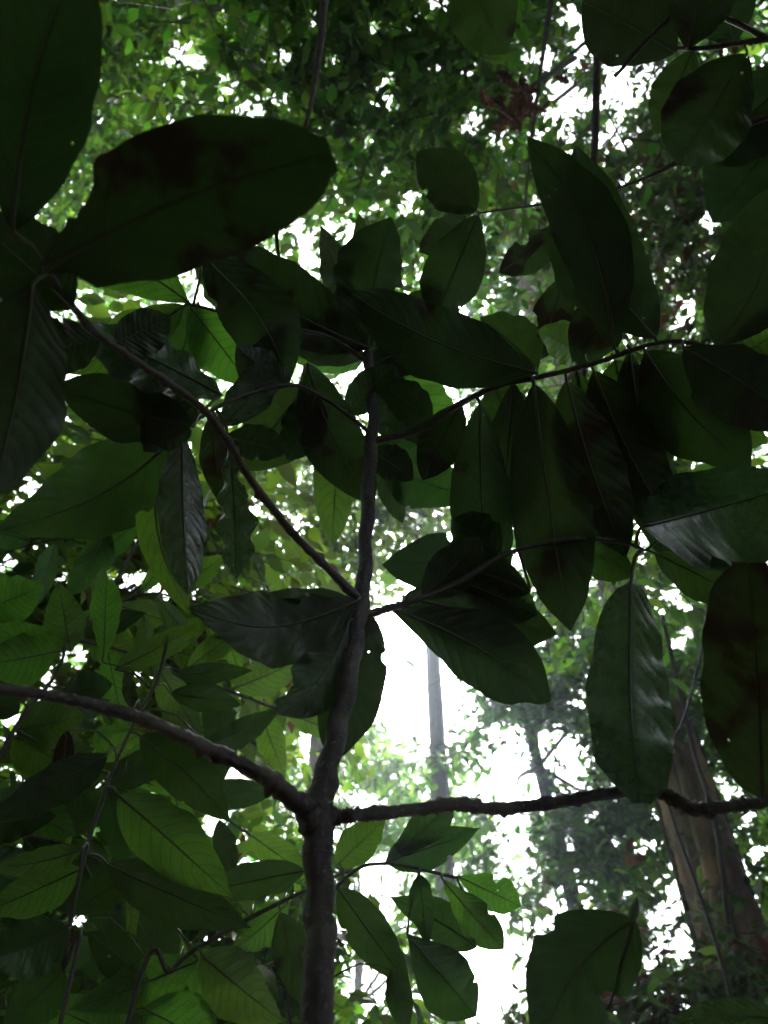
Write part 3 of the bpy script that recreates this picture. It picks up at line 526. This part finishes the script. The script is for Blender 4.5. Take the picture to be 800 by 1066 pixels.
# plant right of the stem, against the bright opening
th, e1 = plant('young_shrub', 'pale backlit shrub with chewed leaves right of the sapling stem', 'shrub', (.12, 1.25, 0), [(338, 1130, 1.3, 4), (337, 1010, 1.3, 4), (342, 940, 1.3, 3.5), (372, 905, 1.3, 3), (402, 899, 1.3, 3), (430, 903, 1.32, 3), (476, 914, 1.34, 3)])
for a in [(404, 896, 470, 838, 44, 'b', M_MID, .02, ()), (402, 897, 500, 862, 48, 'e', M_MID, 0, ()), (476, 912, 543, 944, 42, 'o', M_BRT, 0, ((0, .55, .08, .5),)), (460, 914, 525, 988, 42, 'o', M_BRT, -.02, ((0, .62, .06, .3), (1, .7, .05, .2))), (437, 910, 446, 988, 30, 'e', M_MID, -.04, ()), (496, 986, 406, 934, 46, 'e', M_MID, .02, ()), (424, 972, 496, 1058, 66, 'o', M_MID, -.02, ()), (408, 1010, 424, 1078, 30, 'e', M_MID, -.03, ()), (350, 902, 402, 852, 44, 'e', M_BRT, .08, ()), (352, 924, 428, 1028, 52, 'e', M_MID, .05, ())]:
    e1.leaf(*a[:4], a[4]*.9, a[7], shape='n' if a[5] == 'e' else a[5], mat=a[6], bites=a[8], roll=random.uniform(-16, 16))
# single big leaf at the bottom right, and a glossy one in the corner
th, f1 = plant('seedling', 'seedling holding one big dark torn leaf up at the bottom', 'seedling', (.40, .80, 0), [(606, 1150, .90, 4), (634, 1050, .89, 3), (661, 954, .86, 2.5)], w0=.006)
f1.leaf(660, 956, 560, 1112, 100, 0, .0, bow=14, shape='n', mat=M_DRK, bites=[(1, .38, .08, .2), (0, .45, .07, .4)], roll=6, seed=41)
f1.leaf(656, 962, 664, 932, 9, -.01, .0, shape='n', mat=M_SHN, roll=40, seed=43)
th, f2 = plant('seedling', 'seedling with a grey glossy leaf lying flat in the bottom right corner', 'seedling', (.62, .95, 0), [(850, 1110, 1.1, 5), (826, 1066, 1.1, 4)], w0=.006)
f2.leaf(826, 1062, 700, 1062, 26, 0, -.05, shape='e', mat=M_SHN, roll=30, seed=42)
# thin bare liana in front of the big trunk
ln = thing('liana', P(690, 800, 2.6), 'grey wiry liana climbing past the leaning bark trunk on the right', 'liana')
tube('stem', pix_line([(790, 1150, 3.4, 3), (745, 980, 3.3, 3), (700, 850, 3.2, 2.5), (690, 800, 3.2, 2.5), (712, 748, 3.2, 2.5), (728, 690, 3.2, 2.5), (736, 640, 3.2, 2.5), (745, 540, 3.3, 2.5)]), M_TWIG, ln, 7, .15, 12)
ln2 = thing('liana', P(752, 900, 4.6), 'dark liana dangling straight beside the right edge of the big trunk', 'liana')
tube('stem', pix_line([(765, 1040, 4.5, 4), (752, 900, 4.55, 5), (738, 830, 4.6, 5), (722, 780, 4.7, 4), (690, 640, 5, 4)]), M_DARKB, ln2, 7, .1, 13)
# clump of dead leaves caught in the canopy
dc = thing('dead_leaf_clump', P(535, 110, 3.0), 'clump of brown dead leaves caught in twigs beside the top sky opening', 'dead leaves')
twg = tube('twig', pix_line([(600, 60, 3.2, 4), (560, 85, 3.05, 4), (535, 105, 3.0, 3), (515, 130, 3.0, 2)]), M_TWIG, dc, 6, .1, 14)
for i in range(26):
    x, y = 532+random.gauss(0, 16), 102+random.gauss(0, 18); a = random.uniform(0, 6.28); l = random.uniform(14, 26)
    leaf(twg, x, y, x+l*math.cos(a), y+abs(l*math.sin(a)), random.uniform(6, 12), 3+random.uniform(-.1, .1), shape='e', mat=M_DED, wave=.2, fold=.5, seed=900+i, anchor=None)

# ------------------------------------------------------------------ trees
G1 = crown_material('crown_light_green', (.06, .115, .025), (.185, .43, .02), .64)
G2 = crown_material('crown_mid_green', (.045, .085, .024), (.13, .34, .016), .62)
G3 = crown_material('crown_dark_green', (.035, .070, .024), (.09, .25, .016), .57)
G4 = crown_material('crown_dry', (.05, .075, .03), (.11, .23, .022), .54, dead=.14)
G5 = crown_material('crown_yellow_green', (.07, .12, .03), (.23, .43, .022), .63, dead=.05)

def at_y(px, py, Y):                       # point on the ray at forward ground distance Y
    r = ray(px, py); return CAM+r*(Y/r[1])
def vertical(px, py, Y, ztop, lean=(0, 0), n=4):
    b = at_y(px, py, Y); b[2] = 0; return b, [np.array([b[0]+lean[0]*k/n, b[1]+lean[1]*k/n, ztop*k/n]) for k in range(1, n+1)]
# big trunk on the right
ft, pts = vertical(785, 1030, 5.0, 12, (-.15, .1), 8)
tree('forest_tree', 'big rough barked tree with a thick leaning brown trunk on the right', 'tree', ft, pts, [(600, 240, 200, 220, 10, 14, 60)], .16, .42, G3, M_TRUNK, per=8, clump=.8, seed=101, r0=.215, r1=.12, limbs=7, sides=20, trunk_bump=.10)
big = [o for o in bpy.data.objects if o.name.startswith('trunk') and o.parent and o.parent.get('label', '').startswith('big rough')][0]
for k, (a0, tw, h0, h1, rr) in enumerate([(3.9, .5, 0, 7, .05), (4.9, -.35, 0, 5, .04), (5.6, .8, 0, 8, .028), (4.3, .1, .3, 9, .022), (3.4, -.6, 0, 6, .03)]):
    zz = np.linspace(h0, h1, 16); rows = []
    for z in zz:
        c0 = ft*(1-z/12)+pts[-1]*(z/12); a = a0+tw*(z-h0)/(h1-h0)*1.6+.12*math.sin(z*2.1+k); rad = .215-.095*z/12+.008
        rows.append([c0[0]+rad*math.cos(a), c0[1]+rad*math.sin(a), z, rr*(1.25-.6*(z-h0)/(h1-h0))])
    tube('climbing_root', rows, M_TRUNK if k < 2 else M_DARKB, big, 8, .15, 60+k, n=5)
rgc = np.random.default_rng(8); zc = rgc.uniform(.8, 6, 70)**1.0; zc = np.concatenate([zc, rgc.uniform(1.2, 2.6, 110)]); ac = rgc.uniform(3.0, 6.4, len(zc)); bc = np.stack([ft[0]+(pts[-1][0]-ft[0])*zc/12+.225*np.cos(ac), ft[1]+(pts[-1][1]-ft[1])*zc/12+.225*np.sin(ac), zc], 1)
dc_ = norm(np.stack([np.cos(ac)*.6, np.sin(ac)*.6, rgc.uniform(-.9, .5, len(zc))], 1))
climber = thing('climbing_vine', ft, 'green creeper clinging to the foot of the big leaning trunk', 'vine')
leaf_mesh('foliage', [leaves_from_sprays(bc, dc_, rgc.uniform(.1, .32, len(zc)), 6, .09, .5, rgc, .6)], G3, climber, ft, rgc, .3)
ft, pts = vertical(471, 1050, 8.0, 14, (0, 0), 6)
tree('forest_tree', 'slim pale straight tree standing in the bright opening at centre', 'tree', ft, pts, [(520, 740, 110, 70, 8, 10, 26), (470, 300, 160, 160, 11, 14, 30)], .15, .42, G3, M_PALE, per=8, clump=.55, seed=102, r0=.10, r1=.075, limbs=4)
ft, pts = vertical(316, 1000, 9.0, 13, (0, 0), 6)
tree('forest_tree', 'brownish tree trunk glimpsed just left of the sapling below its fork', 'tree', ft, pts, [(300, 560, 90, 120, 9, 11, 20), (280, 260, 200, 150, 11, 13, 26)], .15, .42, G2, M_TRUNK, per=8, clump=.6, seed=103, r0=.12, r1=.09, limbs=4)
tree('forest_tree', 'airy bright green tree filling the top left behind the big leaves', 'tree', (-4.2, 2.5, 0), [(-4.0, 2.6, 3), (-3.4, 2.6, 5.0), (-2.2, 2.4, 6.4)], [(150, 70, 230, 130, 5.5, 8, 120), (60, 260, 120, 90, 6, 8, 14)], .078, .46, G1, M_DARKB, per=14, clump=.42, nl=12, seed=104, r0=.10)
tree('forest_tree', 'leafy tree overhead at the top centre with many pinholes of sky', 'tree', (1.6, -1.2, 0), [(1.5, -1.0, 2.2), (1.0, -.2, 4.0), (.4, .6, 4.8)], [(400, 60, 200, 130, 3.6, 5.4, 62), (450, 230, 120, 80, 4, 5.5, 20)], .085, .46, G2, M_DARKB, per=10, clump=.32, nl=12, seed=105, r0=.045, limbs=4)
tree('forest_tree', 'finely leaved dusky tree behind the upper right leaves', 'tree', (4.2, 2.9, 0), [(4.1, 3.0, 2.6), (3.4, 3.0, 4.6), (2.4, 2.8, 5.6)], [(690, 240, 130, 150, 4.6, 6.5, 60), (780, 420, 90, 90, 5, 7, 16)], .085, .45, G4, M_DARKB, per=10, clump=.35, seed=106, r0=.09)
tree('forest_tree', 'yellow green tree glowing at the left edge below the big dark leaves', 'tree', (-3.3, 2.2, 0), [(-3.2, 2.3, 1.6), (-2.6, 2.5, 3.0), (-1.9, 2.6, 3.6)], [(90, 570, 180, 130, 3.2, 4.8, 56), (20, 640, 90, 80, 3, 4, 14), (220, 720, 100, 90, 4, 5.5, 26)], .125, .46, G5, M_DARKB, per=7, clump=.3, seed=107, r0=.06, limbs=5)
tree('forest_tree', 'small leaved tree seen through the gap left of the sapling stem', 'tree', (-2.2, 6.6, 0), [(-2.0, 6.5, 3), (-1.2, 6.2, 5.0), (-.6, 6.0, 5.8)], [(330, 500, 120, 110, 6, 8, 50), (430, 520, 60, 90, 6, 8, 18)], .10, .45, G5, M_DARKB, per=9, clump=.4, seed=108, r0=.07)
tree('forest_tree', 'hazy many leaved tree covered in creepers left of the big trunk', 'tree', (2.2, 8.4, 0), [(2.1, 8.3, 2), (1.9, 8.0, 4), (1.7, 8.0, 6)], [(620, 720, 120, 140, 7, 10, 100), (640, 900, 120, 130, 6.5, 9, 80), (560, 640, 90, 80, 8, 10, 30)], .12, .40, G3, M_DARKB, per=10, clump=.5, seed=109, r0=.12)
tree('forest_tree', 'leafy light tree along the right edge beyond the big trunk', 'tree', (4.9, 5.4, 0), [(4.8, 5.4, 2), (4.5, 5.4, 4), (4.1, 5.3, 5)], [(790, 800, 70, 230, 5.8, 8, 60), (740, 650, 60, 80, 6, 8, 24), (650, 590, 60, 60, 4.6, 4.9, 14), (640, 440, 90, 60, 4.6, 6, 18)], .12, .42, G1, M_DARKB, per=8, clump=.4, seed=110, r0=.09)
tree('bush', 'tangled bush with dry brown leaves at the bottom right', 'bush', (2.0, 4.6, 0), [(2.0, 4.6, 1.2), (1.9, 4.5, 2.0)], [(670, 1030, 130, 80, 4.2, 5.6, 46), (760, 1040, 70, 60, 4.2, 5, 18)], .085, .42, G4, M_DARKB, per=9, clump=.28, seed=111, r0=.04, group='bushes low in the picture')
tree('bush', 'dim leafy bush behind the lower left shrubs', 'bush', (-2.2, 3.3, 0), [(-2.1, 3.3, 1.4), (-1.9, 3.2, 2.2)], [(110, 930, 180, 150, 3.2, 4.8, 34), (60, 780, 120, 60, 3.6, 4.8, 5)], .13, .45, G2, M_DARKB, per=8, clump=.32, seed=112, r0=.04, group='bushes low in the picture')
tree('bush', 'small bright bush low behind the base of the sapling stem', 'bush', (-.3, 3.9, 0), [(-.3, 3.9, 1.2), (-.3, 3.8, 2.0)], [(330, 1020, 80, 80, 3.4, 4.6, 22), (280, 960, 60, 60, 3.6, 4.6, 10)], .10, .45, G1, M_DARKB, per=7, clump=.25, seed=113, r0=.03, group='bushes low in the picture')
tree('forest_tree', 'feathery bright tree low in the opening behind the sapling fork', 'tree', (-.6, 11.5, 0), [(-.5, 11.5, 2), (-.3, 11.3, 4.5)], [(400, 830, 90, 60, 10, 13, 34), (280, 740, 70, 90, 9, 13, 50), (470, 900, 80, 60, 11, 14, 20)], .2, .26, G1, M_PALE, per=8, clump=.7, seed=114, r0=.10)
tree('forest_tree', 'sparse tall tree with scattered leaves around the top sky opening', 'tree', (3.5, -.8, 0), [(3.4, -.6, 3), (2.6, .2, 6), (1.8, 1.0, 7.4)], [(600, 90, 160, 120, 6, 9, 110)], .085, .45, G3, M_DARKB, per=10, clump=.4, seed=115, r0=.10)

# ------------------------------------------------------------------ the canopy beyond and all round, one mass of leaves
def canopy():
    rng = np.random.default_rng(77); sets = []
    def cloud(n, ll, lw, d0, d1, infr):
        m = 0
        while m < n:
            k = 4000; z = rng.uniform(.03, 1, k); az = rng.uniform(0, 2*math.pi, k); h = np.sqrt(1-z*z); dirs = np.stack([h*np.sin(az), h*np.cos(az), z], 1)
            pt = CAM+dirs*rng.uniform(d0, d1, (k, 1)); x, y, zz = project(pt); mgn = 60 if infr else 110; inside = (zz > 0) & (x > -mgn) & (x < 800+mgn) & (y > -mgn) & (y < 1066+mgn)
            ok = inside if infr else ~inside
            cl = np.sin(pt[:, 0]*.9+1.7*np.sin(pt[:, 1]*.5))+np.sin(pt[:, 1]*.8+pt[:, 2]*.6)+np.sin(pt[:, 2]*1.1-pt[:, 0]*.4)   # clumpy
            if not infr:                                   # two openings added out of view to light shrubs and leaf sheen
                azd = np.degrees(np.arctan2(dirs[:, 0], dirs[:, 1])); eld = np.degrees(np.arcsin(dirs[:, 2]))
                op = ((azd > -85) & (azd < -28) & (eld > 28) & (eld < 62)) | ((azd > 95) & (azd < 140) & (eld > 12) & (eld < 45))
                ok &= ~op | (rng.random(k) < .2)
            ok &= rng.random(k) < np.clip(.5+.35*cl, .08, 1); pt = pt[ok][:n-m]; m += len(pt)
            if not len(pt): continue
            dr = rng.normal(size=(len(pt), 3)); dr[:, 2] *= .4; dr = norm(dr); sets.append(leaves_from_sprays(pt, dr, 4.5*ll*rng.uniform(.6, 1.3, len(pt)), 10, ll, lw, rng, .5))
    cloud(5600, .21, .44, 13, 22, True)
    a = list(sets); sets.clear()
    tag(leaf_mesh('canopy_foliage', a, G2, None, (0, 14, 12), rng, 1., hi=False), 'mass of small backlit leaves of the high canopy behind everything', 'foliage', kind='stuff')
    cloud(7600, .6, .5, 9, 20, False)
    tag(leaf_mesh('surrounding_foliage', sets, G2, None, (0, 0, 12), rng, 1., hi=False), 'forest canopy all round the clearing', 'foliage', kind='stuff')
canopy()

# ------------------------------------------------------------------ moist air
def haze():
    b = NB('moist_air'); pv = b.n('ShaderNodeVolumePrincipled'); pv.inputs['Color'].default_value = (.70, .77, 1, 1); pv.inputs['Density'].default_value = .0085; pv.inputs['Anisotropy'].default_value = .86
    m = b.done(None, pv.outputs[0]); h = 61.0; z0, z1 = -1.2, 26.0
    v = [(x, y, z) for z in (z0, z1) for x, y in ((-h, -h), (h, -h), (h, h), (-h, h))]
    f = [(3, 2, 1, 0), (4, 5, 6, 7), (0, 1, 5, 4), (1, 2, 6, 5), (2, 3, 7, 6), (3, 0, 4, 7)]
    tag(mesh_obj('haze', v, f, m, origin=(0, 0, 0), smooth=False), kind='stuff')
haze()

# ------------------------------------------------------------------ light
def light():
    w = bpy.data.worlds.new('World'); SC.world = w; w.use_nodes = True; t = w.node_tree; t.nodes.clear()
    sky = t.nodes.new('ShaderNodeTexSky'); sky.sky_type = 'NISHITA'; sky.sun_disc = False; sky.sun_elevation = R(48); sky.sun_rotation = R(8); sky.air_density = 1.2; sky.dust_density = 3
    hs = t.nodes.new('ShaderNodeHueSaturation'); hs.inputs['Saturation'].default_value = .22; t.links.new(sky.outputs[0], hs.inputs['Color'])     # veiled by white cloud
    bg = t.nodes.new('ShaderNodeBackground'); bg.inputs[1].default_value = .15; t.links.new(hs.outputs[0], bg.inputs[0])
    o = t.nodes.new('ShaderNodeOutputWorld'); t.links.new(bg.outputs[0], o.inputs[0])
    s = bpy.data.lights.new('sun', 'SUN'); s.energy = 1.2; s.angle = R(14); s.color = (1, .96, .9); so = bpy.data.objects.new('sun', s); COL.objects.link(so)
    el, az = R(48), R(8); d = Vector((math.sin(az)*math.cos(el), math.cos(az)*math.cos(el), math.sin(el))); so.rotation_euler = d.to_track_quat('Z', 'Y').to_euler(); so.location = (0, 20, 40)
light()
vs = SC.view_settings; SC.display_settings.display_device = 'sRGB'; vs.view_transform = 'Standard'; vs.look = 'None'; vs.gamma = 1; vs.exposure = 3.1; vs.use_curve_mapping = False
cy = SC.cycles if hasattr(SC, 'cycles') else None
SC.render.engine = 'CYCLES'; cy = SC.cycles
cy.use_light_tree = False; cy.max_bounces = 5; cy.diffuse_bounces = 4; cy.glossy_bounces = 2; cy.transmission_bounces = 6; cy.transparent_max_bounces = 8; cy.volume_bounces = 0
cy.use_denoising = True; cy.caustics_reflective = False; cy.caustics_refractive = False; cy.sample_clamp_indirect = 6
